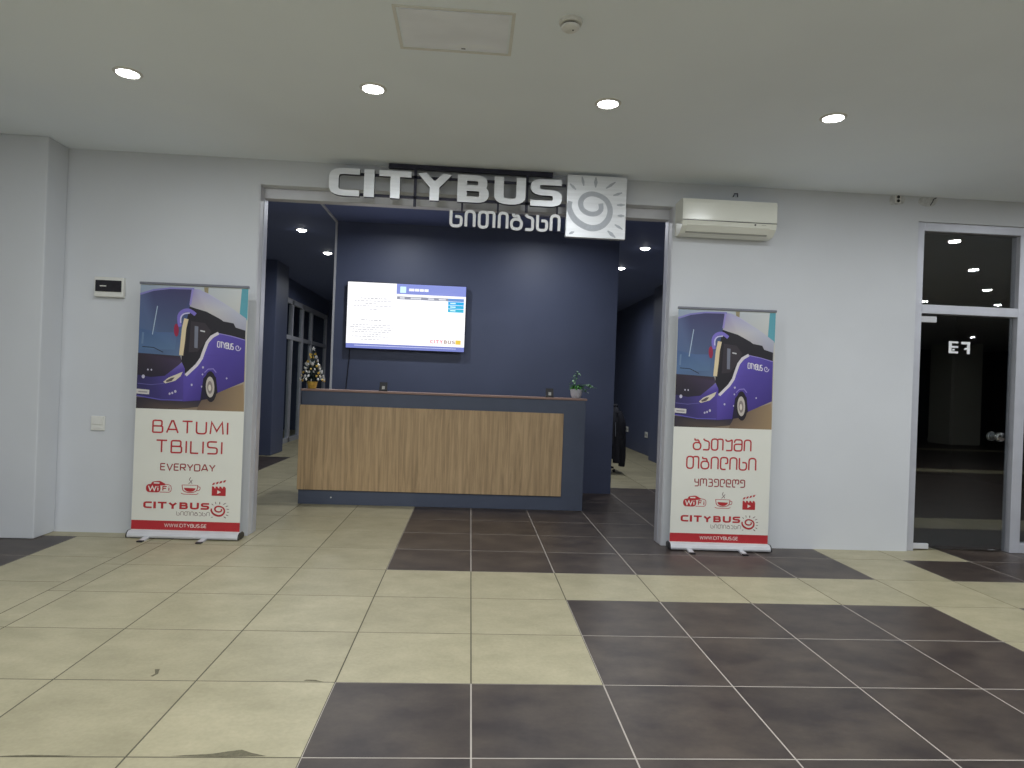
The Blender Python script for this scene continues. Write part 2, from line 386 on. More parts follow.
def smooth_path(pts, n=4):
    V = [Vector(p) for p in pts]; out = []
    for i in range(len(V)-1):
        p0, p1, p2, p3 = V[max(i-1, 0)], V[i], V[i+1], V[min(i+2, len(V)-1)]
        for k in range(n):
            t = k/n; out.append(.5*((2*p1)+(p2-p0)*t+(2*p0-5*p1+4*p2-p3)*t*t+(3*p1-p0-3*p2+p3)*t**3))
    out.append(V[-1]); return [tuple(v) for v in out]
def sun_into(mb, mr, x0, x1, z0, z1, d0, d1):
    def N(q): return (x0 + (q[0]-105)/580*(x1-x0), z1 - (q[1]-105)/605*(z1-z0))
    k = (x1-x0)/580
    sp = smooth_path(SPIRAL, 4); w3 = smooth_path([(w, 0) for w in SPW], 4)
    mb.ribbon([N(q) for q in sp], 1, d0, d1, ws=[w[0]*k for w in w3])
    for i, (a, b) in enumerate(RAYS):
        pa, pb = N(a), N(b); mid = ((pa[0]+pb[0])/2, (pa[1]+pb[1])/2)
        if isinstance(mr, list): mr.append(MB()); tgt = mr[-1]
        else: tgt = mr
        tgt.ribbon([pa, mid, pb], 1, d0, d1, ws=[8*k, 36*k if i in (2, 8) else 26*k, 10*k])

# ================================================================== STRUCTURE
WY = .924                 # lobby face of the front wall
WB = 1.124                # office face of the front wall
OX0, OX1, OZ = -1.872, 1.65, 2.94      # the wide opening
DX0, DX1, DZ = 3.86, 5.98, 2.93        # the glazed shop front
ZC, ZO = 3.15, 3.30       # lobby / office ceiling

# ---- floor slab (grout bed) with separate tiles
T = .6; GAP = .006
def is_dark(c, r):
    """c: column (x from c*.6), r: row (y from -(r+1)*.6 to -r*.6)"""
    if r <= -3:                                   # inside the office
        if r >= -7: return c >= -1
        return False
    if r in (-2,): return (-1 <= c <= 4) or c >= 7
    if r == -1: return (-1 <= c <= 4) or c >= 6
    if r == 0: return False
    if r in (1, 2): return (1 <= c <= 4) or (c >= 6)
    if 3 <= r <= 5: return -1 <= c <= 5 or c >= 8
    return c >= 10 and r % 9 != 0  # unseen rows kept mostly cream to bounce light up to the ceiling
cells = []   # x0, x1, y0, y1, dark, near
for r in range(-21, 27):
    y0, y1 = -(r+1)*T, -r*T
    for c in range(-10, 31):
        x0, x1 = c*T, (c+1)*T
        if r <= -3 and (c > 5 or c < -9): continue
        if r > -3 and c < -4: continue
        near = (-2.9 < (y0+y1)/2 < 6.5) and ((r > -3 and c <= 10) or (r <= -3 and c >= -6 and (-4 <= c <= 3 if r >= -7 else True)))
        dk = is_dark(c, r)
        if r <= -9 and r >= -11 and c <= -6: dk = True
        cells.append((x0, x1, y0, y1, dk, near))
for r in range(-2, 27):                           # narrow cut strip at the left and the shifted field beyond it
    y0, y1 = -(r+1)*T, -r*T
    cells.append((-2.55, -2.4, y0, y1, False, -2.9 < (y0+y1)/2))
for r in range(-2, 27):
    y1 = -.425 - r*T + .6*0; y0 = y1 - T
    if y1 > 1.2: y1 = 1.2
    for c in range(0, 7):
        x1 = -2.55 - c*T; x0 = x1 - T
        cells.append((x0, x1, y0, y1, c >= 1 and r <= 1, -2.9 < (y0+y1)/2 and c < 3))
cells.append((-6.75, -2.55, .775, 1.2, False, False))
fl = MB()
for x0, x1, y0, y1, dk, near in cells:
    fl.add([(x0, y0, -.0007), (x1, y0, -.0007), (x1, y1, -.0007), (x0, y1, -.0007)], [(0, 1, 2, 3)], rgb(176, 168, 160) if dk else rgb(88, 84, 70))
fl.box(-6.9, 18.7, -16.3, 12.7, -.15, -.02, col=rgb(120, 115, 105))
floor = fl.build('floor', GROUT, recalc=False); struct(floor, 'cream and dark brown square tiled floor of lobby and office', 'floor')
tile_meshes = {}
def tile_mesh(w, h):
    key = (round(w, 3), round(h, 3))
    if key in tile_meshes: return tile_meshes[key]
    a, b, e = w/2-GAP/2, h/2-GAP/2, .0009
    m = MB(); vs_ = [(-a, -b, -.012), (a, -b, -.012), (a, b, -.012), (-a, b, -.012), (-a, -b, -e), (a, -b, -e), (a, b, -e), (-a, b, -e), (-a+e, -b+e, 0), (a-e, -b+e, 0), (a-e, b-e, 0), (-a+e, b-e, 0)]
    fs = [(8, 9, 10, 11)] + [(k, (k+1) % 4, 4+(k+1) % 4, 4+k) for k in range(4)] + [(4+k, 4+(k+1) % 4, 8+(k+1) % 4, 8+k) for k in range(4)]
    pair = []
    for mt in (CREAM, DARK):
        me = bpy.data.meshes.new('tile'); me.from_pydata(vs_, [], fs); me.materials.append(mt); me.update(); pair.append(me)
    tile_meshes[key] = pair; return pair
far = [MB(), MB()]
for x0, x1, y0, y1, dk, near in cells:
    if near:
        o = bpy.data.objects.new('tile', tile_mesh(x1-x0, y1-y0)[1 if dk else 0]); COL.objects.link(o)
        o.location = ((x0+x1)/2, (y0+y1)/2, 0); o.parent = floor
    else:
        h = GAP/2; far[1 if dk else 0].add([(x0+h, y0+h, 0), (x1-h, y0+h, 0), (x1-h, y1-h, 0), (x0+h, y1-h, 0)], [(0, 1, 2, 3)])
for k, nm in ((0, 'cream_tile_field'), (1, 'dark_tile_field')):
    o = far[k].build(nm, [CREAM, DARK][k], floor, recalc=False); o['kind'] = 'stuff'

# chipped, dirty tile edges in the foreground
CHIP = mat('dirty_chip', rgb(104, 99, 80), .9, noise=(70, .25, 4, (1, 1, 1)))
def chip(pts):
    m = MB().add([(x, y, .0006) for x, y in pts], [tuple(range(len(pts)))]); o = m.build('chipped_edge', CHIP, floor, recalc=False)
    if o.data.polygons[0].normal.z < 0: o.data.flip_normals()
chip([(-1.05, -2.395), (-.87, -2.398), (-.72, -2.393), (-.78, -2.372), (-.82, -2.352), (-.86, -2.362), (-.92, -2.380), (-1.0, -2.388)])
chip([(-1.62, -2.397), (-1.42, -2.398), (-1.37, -2.394), (-1.52, -2.390)])
chip([(-1.425, -1.69), (-1.405, -1.685), (-1.39, -1.735), (-1.40, -1.765), (-1.412, -1.76), (-1.403, -1.735)])
chip([(-.74, -1.79), (-.68, -1.795), (-.65, -1.80), (-.69, -1.78), (-.73, -1.778)])
# ---- ceilings
struct(MB().box(-6.9, 18.7, -16.3, WB, ZC, ZC+.3).build('ceiling', CEIL), 'flat pale grey lobby ceiling with recessed downlights', 'ceiling')
struct(MB().box(-6.0, 3.75, WB, 12.7, ZO, ZO+.2).build('ceiling_office', NAVYC), 'dark navy ceiling of the office behind the opening', 'ceiling')
# ---- front wall with the wide opening and the shop front
w = MB()
w.box(-6.9, OX0, WY, WB, 0, 3.4); w.box(OX0, OX1, WY, WB, OZ, 3.4); w.box(OX1, DX0, WY, WB, 0, 3.4)
w.box(DX0, DX1, WY, WB, DZ, 3.4); w.box(DX1, 18.7, WY, WB, 0, 3.4)
struct(w.build('wall_front', WHITE), 'white painted wall around the wide office opening', 'wall')
struct(MB().box(-6.9, -3.415, .655, WY, 0, ZC, .008).build('wall_pier', WHITE), 'white wall pier stepping forward at the far left', 'wall')
# ---- lobby outer walls (seen only as reflections in the glass) and an added bounce wall
struct(MB().box(-6.9, -6.7, -16.3, WY, 0, 3.3).build('wall_left', WHITE), 'plain white lobby wall at the left side', 'wall')
struct(MB().box(-6.9, 18.7, -16.3, -16.1, 0, 3.3).build('wall_back', LOBBYDARK), 'dark lobby facade behind the camera', 'wall')
struct(MB().box(-6.9, 3.0, -7.7, -7.5, 0, 3.3).build('wall_bounce', WHITE), 'unseen white wall behind the camera, added to bounce light', 'wall')  # unseen wall added to bounce light onto ceiling and front wall
struct(MB().box(18.5, 18.7, -16.3, WY, 0, 3.3).build('wall_right', LOBBYDARK), 'dark lobby facade at the far right', 'wall')
for i, (cx, cy) in enumerate(((15.25, -13.6), (9.0, -13.6), (2.4, -13.6), (-4.2, -13.6))):
    struct(MB().box(cx-.5, cx+.5, cy-.5, cy+.5, 0, ZC, .02).build('wall_column', COLUMN), 'square cream lobby column, number %s from the right along the back' % ['one', 'two', 'three', 'four'][i], 'column')
# ---- office walls
o = MB(); o.box(3.6, 3.75, WB, 12.7, 0, 3.5); o.box(3.41, 3.6, 7.25, 7.95, 0, ZO, .006)
struct(o.build('wall_office_right', NAVY), 'navy office side wall at the right with a shallow pier', 'wall')
struct(MB().box(-6.0, 3.75, 12.5, 12.7, 0, 3.5).build('wall_office_back', NAVY), 'navy end wall deep inside the office', 'wall')
o = MB(); o.box(-6.0, -5.85, WB, 12.7, 0, 3.5)
struct(o.build('wall_office_left', NAVY), 'dark navy wall beyond the office glazing', 'wall')
struct(MB().box(-5.0, -3.37, 6.72, 7.45, 0, ZO, .01).build('wall_office_pier', NAVY), 'square navy pillar standing at the left in the office', 'pillar')
struct(MB().box(-1.775, 1.775, 3.67, 3.87, 0, ZO).build('wall_screen', NAVY), 'navy partition wall carrying the television behind the counter', 'wall')
# thin aluminium profile at the partition's left end, up the wall and forward along the ceiling
t = MB().box(-1.80, -1.775, 3.655, 3.70, 0, ZO-.02); t.box(-1.80, -1.775, WB, 3.70, ZO-.022, ZO-.001)
struct(t.build('trim_1', ALU2), 'thin light metal profile along partition edge and ceiling', 'trim')
# ---- glazed partition at the left, deep in the office
gp = MB()
r = thing('office_glazing', 'grey framed glass partition deep inside the office behind the pillar', 'partition', (-3.78, 0, 0)); r['kind'] = 'structure'
gx = (7.5, 8.35, 9.2, 10.05, 10.9, 12.45)
for k, yy in enumerate(gx): MB().box(-.04, .04, yy, yy+.09, 0, 2.9).build('mullion', ALU, r)
MB().box(-.04, .04, 7.5, 12.5, 2.82, 2.92).build('top_rail', ALU, r)
MB().box(-.04, .04, 7.5, 12.5, 0, .09).build('bottom_rail', ALU, r)
MB().box(-.05, .05, 7.5, 12.5, 2.92, ZO).build('header_panel', NAVY, r)
for k in range(5):
    a, b = gx[k]+.09, gx[k+1]
    MB().box(-.035, .035, a, b, 2.1, 2.18).build('transom', ALU, r)
    MB().box(-.005, .005, a, b, .09, 2.1).build('pane', GLASS2, r); MB().box(-.005, .005, a, b, 2.18, 2.82).build('pane', GLASS2, r)
# ---- aluminium frame lining the wide opening
r = bpy.data.objects.new('trim_2', None); COL.objects.link(r); struct(r, 'pale aluminium frame lining the wide office opening', 'door frame')
MB().box(OX0, OX0+.014, WY+.1, WB, 0, OZ-.088, .003).build('jamb', ALU, r); MB().box(OX0, OX0+.008, WY+.004, WY+.1, 0, OZ, .002).build('jamb_cover', ALU2, r)
MB().box(OX1-.014, OX1, WY+.1, WB, 0, OZ-.088, .003).build('jamb', ALU, r); MB().box(OX1-.008, OX1, WY+.004, WY+.1, 0, OZ, .002).build('jamb_cover', ALU2, r)
MB().box(OX0, OX1, WY+.1, WB, OZ-.088, OZ, .003).build('head_rail', ALU2, r)

# ---- shop front with glass door at the right
r = bpy.data.objects.new('door_1', None); COL.objects.link(r); struct(r, 'aluminium framed glass shop door with transom window at right', 'door')
FY0, FY1 = .945, 1.045; MX0, MX1 = 4.835, 4.93
def fr(x0, x1, z0, z1, nm): return MB().box(x0, x1, FY0, FY1, z0, z1, .004).build(nm, ALU, r)
fr(DX0, DX0+.075, 0, DZ, 'jamb'); fr(MX0, MX1, 0, DZ-.075, 'mullion'); fr(DX1-.075, DX1, 0, DZ, 'jamb')
fr(DX0+.075, DX1-.075, DZ-.075, DZ, 'head_rail'); fr(DX0+.075, MX0, 2.12, 2.2, 'transom'); fr(MX1, DX1-.075, 0, .085, 'bottom_rail')
def gpane(x0, x1, z0, z1, y, nm): return MB().box(x0, x1, y, y+.01, z0, z1).build(nm, GLASS, r)
gpane(DX0+.075, MX0, 2.2, DZ-.075, .99, 'pane'); gpane(MX1, DX1-.075, .085, DZ-.075, .99, 'pane')
leaf = gpane(DX0+.085, MX0-.012, .012, 2.112, .99, 'door_leaf')
for z0, z1 in ((2.045, 2.1), (.012, .06)):
    MB().box(DX0+.085, DX0+.24, .978, 1.012, z0, z1, .004).build('patch_fitting', ALU2, leaf)
kx, kz = 4.705, 1.04
kb = MB().lathe([(.018, .99), (.018, .965), (.036, .962), (.044, .95), (.044, .935), (.034, .922), (0, .918)], 20, (kx, 0, kz), 'y')
kb.build('knob', CHROME, leaf, True)
kb = MB().lathe([(.018, 1.0), (.018, 1.025), (.036, 1.028), (.044, 1.04), (.044, 1.055), (.034, 1.068), (0, 1.072)], 20, (kx-.0, 0, kz), 'y')
kb.build('knob', CHROME, leaf, True)
MB().box(4.66, 4.72, .975, .989, .012, .024, .002).build('floor_bolt', CHROME, leaf)
# the unit number cut from white film, seen from behind
s = MB(); d = .9885
for z in (1.778, 1.8265, 1.868): s.poly([(4.235, z), (4.318, z), (4.318, z+.017), (4.235, z+.017)], d)
s.poly([(4.228, 1.778), (4.256, 1.778), (4.256, 1.885), (4.228, 1.885)], d-.0002)
s.poly([(4.262, 1.80), (4.285, 1.803), (4.285, 1.818), (4.262, 1.815)], d-.0003)
s.build('film_letter', SIGNWHITE, leaf, recalc=False)
s = MB(); s.poly([(4.345, 1.862), (4.428, 1.862), (4.428, 1.885), (4.345, 1.885)], d); s.poly([(4.40, 1.775), (4.428, 1.775), (4.428, 1.885), (4.40, 1.885)], d-.0002); s.poly([(4.372, 1.81), (4.40, 1.815), (4.40, 1.832), (4.378, 1.828)], d)
s.build('film_letter', SIGNWHITE, leaf, recalc=False)
# unlit room behind the shop front
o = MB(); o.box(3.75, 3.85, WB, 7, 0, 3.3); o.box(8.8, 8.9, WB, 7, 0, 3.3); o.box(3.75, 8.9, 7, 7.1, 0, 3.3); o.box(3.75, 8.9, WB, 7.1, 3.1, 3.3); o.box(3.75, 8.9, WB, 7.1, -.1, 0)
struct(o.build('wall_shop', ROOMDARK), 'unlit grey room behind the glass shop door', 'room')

# ================================================================== LAMPS
def make_lamp(name, watts, spread, dome=.013):
    r = thing(name, '', 'ceiling light')
    MB().lathe([(.062, -.004), (.066, -.009), (.078, -.008), (.084, -.0015), (.084, 0), (.062, 0)], 28).build('trim_ring', PLAST, r, True)
    MB().lathe([(0, -dome), (.03, -.004-(dome-.004)*.88), (.05, -.004-(dome-.004)*.5), (.062, -.004), (.062, -.002), (0, -.002)], 28).build('diffuser', DIFF, r)
    l = bpy.data.lights.new('lamp_light', 'AREA'); l.shape = 'DISK'; l.size = .12; l.energy = watts; l.spread = math.radians(spread); l.color = (.945, .98, 1.0)
    lo = bpy.data.objects.new('lamp_light', l); COL.objects.link(lo); lo.location = (0, 0, -.008-dome); lo.parent = r
    return r
lamp = make_lamp('downlight', LAMP_W, 180)
first = True
vis = ['round white downlight nearest the left wall, leftmost of the ceiling row', 'round white downlight left of the ceiling hatch, above the office opening',
       'round white downlight right of the smoke detector, in front of the sign', 'round white downlight above the air conditioner, rightmost of the ceiling row']
for m in range(0, 9):
    for k in range(-1, 13):  # leftmost column is unseen, added to even out the brightness
        if (k < 5 and m > 4) or (m >= 4 and k > 8 and not (m == 7 and k == 11)) or (m > 4 and not (m == 7 and k == 11)) or (m < 4 and k > 8) or (m == 0 and k < 0): continue  # lone far lamp added to brighten the mirrored column
        o = lamp if first else copy_tree(lamp); first = False
        o.location = (-2.2 + 1.475*k, -.595 - 1.475*m, ZC) if k < 5 else (5.29 + 1.4*(k-5), -.42 - 1.5*m, ZC)
        o['label'] = vis[k] if (m == 0 and 0 <= k < 4) else 'round recessed lobby downlight outside the picture, in a grid partly added for light, seen at most mirrored in glass'
        o['group'] = 'lobby ceiling downlights'
ol = make_lamp('office_downlight', LAMP_OFFICE_W, 170, .03)  # deeper dome imitates the bloom around these lamps by its shape
offs = [(-2.37, 4.28, 'round downlight in the navy ceiling, nearer of the two left of partition'), (-2.36, 5.85, 'round downlight in the navy ceiling, farther of the two left of partition'),
        (2.28, 4.34, 'round downlight in the navy ceiling, nearer of the two right of partition'), (2.3, 5.93, 'round downlight in the navy ceiling, farther of the two right of partition')]
hid = 'round recessed office downlight hidden above the opening or behind the partition'
offs += [(x, 2.65, hid) for x in (-1.0, .75)] + [(-2.37, 8.9, hid), (2.3, 8.9, hid), (0, 6, hid)]
for i, (x, y, lb) in enumerate(offs):
    o = ol if i == 0 else copy_tree(ol)
    o.location = (x, y, ZO); o['label'] = lb; o['group'] = 'office ceiling downlights'

# ================================================================== OBJECTS
# ---- reception counter
CX0, CX1, CY, CZ = -1.835, 1.207, 2.44, 1.222
r = thing('reception_counter', 'long slate reception counter with oak front panel facing the opening', 'counter', (0, 0, 0))
b = MB(); b.box(CX0, CX1, CY, CY+.09, .0, CZ-.022, .003); b.box(CX0, CX0+.04, CY+.09, CY+.62, 0, CZ-.022, .003); b.box(CX1-.04, CX1, CY+.09, CY+.62, 0, CZ-.022, .003)
b.build('body', SLATE, r)
MB().box(CX0+.04, CX1-.04, CY+.09, CY+.62, .74, .77, .003).build('desk_shelf', SLATE, r)
MB().box(CX0-.012, .965, CY-.022, CY, .155, 1.052, .002).build('front_panel', WOOD, r)
MB().box(CX0-.01, CX1+.012, CY-.014, CY+.36, CZ-.022, CZ, .004).build('worktop', WOODTOP, r)
MB().lathe([(.008, 0), (.008, -.004), (0, -.005)], 12, (-1.49, CY, .075), 'y').build('screw_cap', PLAST, r)

# ---- television on the partition
r = thing('television', 'wide flat television glowing white on the navy partition', 'television', (-.88, 3.648, 2.135))
TW, TH = .735, .415
MB().box(-TW, TW, -.062, -.022, -TH, TH, .006).build('cabinet', BLACK, r)
MB().box(-.3, .3, -.022, .0215, -.2, .2, .003).build('wall_bracket', DARKMET, r)
s = MB(); sd = -.0625; Wt = rgb(252, 252, 255)
def U(u, v): return (-TW+.008 + u*(2*TW-.016), TH-.008 - v*(2*TH-.016))
def quad(u0, v0, u1, v1, col, d): s.poly([U(u0, v0), U(u1, v0), U(u1, v1), U(u0, v1)], d, col)
quad(0, 0, 1, 1, Wt, sd)
quad(.41, 0, 1, .155, rgb(128, 140, 208), sd-.0003); quad(.44, .04, .49, .135, rgb(205, 238, 250), sd-.0006)
for a, b_ in ((.515, .56), (.565, .6), (.605, .64), (.645, .68)): quad(a, .065, b_, .105, rgb(238, 240, 255), sd-.0006)
quad(.415, .19, .85, .235, rgb(140, 142, 158), sd-.0003)
for a, b_ in ((.44, .48), (.53, .62), (.68, .73), (.77, .83)): quad(a, .2, b_, .225, rgb(205, 207, 215), sd-.0006)
quad(.85, .19, .985, .235, rgb(96, 140, 200), sd-.0003)
for k in range(3): quad(.85, .24+.055*k, .985, .29+.055*k, rgb(10+18*k, 160+6*k, 222-8*k), sd-.0003); quad(.87, .255+.055*k, .915, .272+.055*k, rgb(200, 235, 250), sd-.0006)
rnd = random.Random(3)
def lines(v, u0, u1, dark):
    u = u0
    while u < u1:
        w_ = rnd.uniform(.012, .035); quad(u, v, min(u+w_, u1), v+.011, rgb(dark, dark, dark+4), sd-.0003); u += w_+.007
for v, a, b_, k in ((.235, .11, .33, 150), (.275, .06, .37, 175), (.315, .15, .28, 175), (.35, .05, .38, 180), (.4, .19, .25, 175), (.565, .12, .3, 155), (.64, .05, .37, 178), (.675, .03, .39, 172), (.71, .05, .38, 172), (.745, .05, .37, 175), (.78, .14, .29, 175), (.815, .05, .35, 175), (.86, .12, .3, 180)): lines(v, a, b_, k)
quad(0, .93, 1, 1, rgb(112, 122, 190), sd-.0003); quad(.07, .955, .93, .962, rgb(215, 220, 245), sd-.0006)
lx = 0.0
spans = [('C', 0, .165), ('I', .195, .245), ('T', .28, .45), ('Y', .48, .66), ('B', .70, .865), ('U', .905, 1.08), ('S', 1.115, 1.28)]
for ch, a, b_ in spans:
    q0, q1 = U(.71+a*.165, .885), U(.71+b_*.165, .83); logo_letter(s, ch, q0[0], q1[0], q0[1], q1[1], sd-.0004, sd-.0004, .3, .22, 0, rgb(225, 150, 160) if ch in 'CITY' else rgb(170, 150, 140))
quad(.925, .825, .97, .89, rgb(222, 190, 70), sd-.0004)
s.build('screen', SCREEN, r, recalc=False)
# cable below the set
c = MB().tube([(-1.57, 3.655, 1.74), (-1.572, 3.652, 1.6), (-1.585, 3.65, 1.4), (-1.6, 3.655, 1.2), (-1.6, 3.66, .85), (-1.6, 3.662, .45)], .006, 6).build('power_cable', CABLE, smooth=True)
tag(c, 'thin dark cable hanging down the navy partition below the television', 'cable')

# ---- sign over the opening
SY = .78; SD = .045
r = thing('wall_sign', 'silver lettered company sign with sun emblem hung above the opening', 'sign', (0, 0, 0))
lett = [('C', -1.274, -1.026), ('I', -.99, -.906), ('T', -.868, -.604), ('Y', -.556, -.268), ('B', -.223, .037), ('U', .083, .345), ('S', .386, .652)]
for ch, a, b_ in lett:
    L = MB(); logo_letter(L, ch, a, b_, 2.845, 3.072, SY, SY+.004, .345, .215)
    lo = L.build('letter_face', BRUSH, r)
    R_ = MB(); logo_letter(R_, ch, a+.001, b_-.001, 2.846, 3.071, SY+.0042, SY+SD, .34, .21); R_.build('letter_return', DARKMET, lo)
gch = [('ს', -.28, -.17), ('ი', -.155, -.062), ('თ', -.045, .102), ('ი', .122, .212), ('ბ', .224, .332), ('ა', .342, .426), ('ს', .442, .544), ('ი', .557, .648)]
for ch, a, b_ in gch:
    L = MB(); text_into(L, ch, a, b_, 2.634, 2.785, .024, SY+.008, SY+.012, step=.0003); lo = L.build('letter_face', SIGNWHITE, r)
    L = MB(); text_into(L, ch, a+.001, b_-.001, 2.635, 2.784, .022, SY+.0122, SY+.04, step=0); L.build('letter_return', DARKMET, lo)
fr_ = MB()
fr_.box(-.80, .575, SY+.05, SY+.09, 3.112, 3.148); fr_.build('ceiling_bar', DARKMET, r)
for x in (-.575, .36): MB().box(x-.012, x+.012, SY+.046, SY+.07, 2.80, 3.112).build('hanger', DARKMET, r)
MB().box(-1.20, .69, SY+.046, SY+.062, 3.03, 3.052).build('rail', DARKMET, r)
MB().box(-1.12, .69, SY+.046, SY+.062, 2.862, 2.884).build('rail', DARKMET, r)
MB().box(-.27, .69, SY+.041, SY+.055, 2.765, 2.779).build('rail', DARKMET, r)
for x in (-.18, .12, .62): MB().box(x-.008, x+.008, SY+.046, SY+.06, 2.77, 2.87).build('drop_bracket', DARKMET, r)
pn = MB().box(.692, 1.196, SY-.005, SY+.045, 2.60, 3.122, .003).build('emblem_panel', BRUSH, r)
a = MB(); rays_ = []; sun_into(a, rays_, .692, 1.196, 2.60, 3.122, SY-.0065, SY-.005)
a.build('sun_spiral', GREYVINYL, pn)
for q in rays_: q.build('sun_ray', GREYVINYL, pn)

# ---- roll-up banners
def bus_photo(X0, X1, Z0, Z1, d):
    """printed coach photograph; points traced in picture units (155..688 x 100..748)"""
    s = MB(); k = [0]
    def uv(q):
        x, y = q; t = (y-100)/648.0; xl = 155-30*t; wd_ = 533-8*t; u = (x-xl)/wd_; t = (y-100-18*u)/648.0
        xl = 155-30*t; wd_ = 533-8*t; u = (x-xl)/wd_
        return (X0 + min(max(u, 0), 1)*(X1-X0), Z1 - min(max(t, 0), 1)*(Z1-Z0))
    def P(pts, col, rnd_=0, sm=0):
        k[0] += 1
        if sm: pts = smooth_path(pts + [pts[0]], sm)[:-1]
        q = [uv(p) for p in pts]
        a = sum(q[i-1][0]*q[i][1]-q[i][0]*q[i-1][1] for i in range(len(q)))
        cols = col if isinstance(col, list) else None
        if a < 0:
            q.reverse()
            if cols: cols = cols[::-1]
        s.add([(x, d-.00004*k[0], z) for x, z in q], [tuple(range(len(q)))], cols if cols else col)
    def St(pts, w, col):
        k[0] += 1; s.ribbon([uv(p) for p in pts], w/533*(X1-X0), d-.00004*k[0], d-.00004*k[0], col=col)
    def El(cx, cy, rx, ry, col, n=18): P([(cx+rx*math.cos(2*PI*i/n), cy+ry*math.sin(2*PI*i/n)) for i in range(n)], col)
    P([(155, 100), (688, 118), (650, 765), (125, 748)], [rgb(150, 165, 185), rgb(205, 208, 208), rgb(150, 130, 105), rgb(120, 105, 95)])
    P([(640, 262), (655, 118), (690, 118), (684, 285)], rgb(92, 160, 176))
    P([(468, 112), (490, 112), (486, 170), (472, 168)], rgb(150, 140, 110))
    P([(650, 620), (650, 765), (420, 765), (440, 690), (520, 660)], [rgb(150, 128, 100), rgb(158, 135, 105), rgb(120, 100, 85), rgb(100, 85, 80), rgb(132, 112, 92)])
    P([(125, 690), (445, 705), (425, 742), (300, 765), (120, 760)], [rgb(44, 40, 56), rgb(48, 44, 66), rgb(70, 62, 66), rgb(92, 80, 72), rgb(60, 54, 60)])
    # roof and upper side
    P([(400, 122), (440, 122), (500, 150), (600, 218), (674, 275), (668, 348), (560, 292), (480, 240), (385, 210)], [rgb(150, 140, 190), rgb(170, 168, 205), rgb(196, 196, 212), rgb(188, 190, 205), rgb(176, 178, 195), rgb(160, 160, 178), rgb(190, 188, 192), rgb(196, 192, 192), rgb(170, 165, 180)])
    # side windows
    P([(388, 210), (420, 222), (478, 240), (545, 278), (560, 290), (610, 300), (620, 322), (668, 338), (665, 390), (530, 352), (480, 400), (448, 480), (370, 580), (350, 500), (362, 290)], rgb(38, 36, 44))
    P([(400, 290), (470, 300), (500, 345), (455, 420), (430, 450), (385, 455)], rgb(58, 52, 60))
    P([(418, 315), (436, 318), (430, 432), (414, 430)], rgb(120, 124, 140)); St([(445, 340), (468, 345)], 7, rgb(200, 200, 205))
    # windshield
    P([(150, 152), (215, 132), (300, 122), (412, 122), (398, 200), (378, 290), (345, 475), (260, 470), (140, 462)],
      [rgb(88, 100, 140), rgb(70, 72, 112), rgb(58, 58, 92), rgb(66, 62, 100), rgb(60, 70, 112), rgb(72, 92, 140), rgb(96, 118, 150), rgb(86, 108, 142), rgb(84, 110, 150)])
    P([(150, 330), (240, 350), (330, 350), (320, 440), (145, 440)], [rgb(74, 98, 142), rgb(84, 108, 152), rgb(84, 104, 146), rgb(92, 118, 152), rgb(86, 114, 152)])
    St([(150, 150), (220, 128), (300, 118), (420, 120)], 9, rgb(132, 128, 190)); St([(412, 122), (398, 205)], 10, rgb(150, 140, 205))
    St([(237, 212), (210, 362)], 4, rgb(178, 196, 214)); St([(160, 425), (215, 430), (262, 455)], 4, rgb(40, 42, 56)); St([(165, 350), (160, 410)], 10, rgb(104, 128, 164))
    # black lower front
    P([(136, 458), (345, 474), (352, 505), (300, 560), (262, 590), (128, 580)], [rgb(54, 46, 58), rgb(58, 50, 60), rgb(70, 58, 84), rgb(46, 40, 52), rgb(44, 40, 56), rgb(40, 38, 50)])
    # front purple apron
    P([(129, 572), (200, 585), (268, 578), (352, 508), (366, 540), (360, 712), (250, 705), (126, 685)], [rgb(52, 48, 92), rgb(62, 56, 112), rgb(76, 66, 138), rgb(120, 108, 190), rgb(88, 72, 160), rgb(78, 66, 142), rgb(64, 56, 118), rgb(54, 50, 98)])
    St([(135, 618), (200, 625), (265, 618)], 3, rgb(104, 100, 160)); St([(130, 682), (250, 704), (352, 706)], 5, rgb(98, 92, 176))
    # side purple
    P([(530, 354), (600, 368), (666, 388), (655, 608), (520, 668), (514, 585), (486, 560), (455, 600), (442, 706), (356, 712), (358, 585), (440, 512), (470, 420)],
      [rgb(96, 82, 176), rgb(88, 74, 168), rgb(82, 70, 158), rgb(66, 54, 128), rgb(72, 58, 138), rgb(76, 62, 146), rgb(80, 66, 150), rgb(80, 64, 150), rgb(66, 54, 132), rgb(84, 70, 156), rgb(92, 78, 170), rgb(96, 82, 178), rgb(96, 82, 178)])
    St([(535, 352), (500, 372), (478, 402), (460, 450), (448, 485), (425, 520), (370, 575)], 15, rgb(216, 210, 218))
    St([(535, 354), (600, 368), (666, 388)], 4, rgb(150, 140, 205)); St([(460, 468), (660, 472)], 2, rgb(84, 70, 152))
    # headlight, plate, lamps
    P([(260, 610), (285, 588), (330, 568), (356, 556), (345, 580), (318, 604), (270, 618)], rgb(214, 204, 186)); P([(272, 604), (300, 588), (316, 586), (300, 606), (276, 612)], rgb(92, 84, 84))
    P([(128, 646), (192, 652), (190, 676), (127, 671)], rgb(206, 202, 200)); St([(138, 661), (182, 664)], 7, rgb(150, 146, 150))
    for x, y, q in ((163, 582, 8), (186, 546, 4), (203, 547, 4), (290, 672, 5), (303, 668, 5), (318, 660, 6), (398, 625, 5), (447, 634, 4), (455, 533, 5), (452, 570, 4), (570, 590, 4)): El(x, y, q, q*1.3, rgb(190, 186, 206), 8)
    # wheel
    P([(438, 706), (456, 590), (486, 556), (518, 585), (524, 668), (470, 700)], rgb(40, 35, 58))
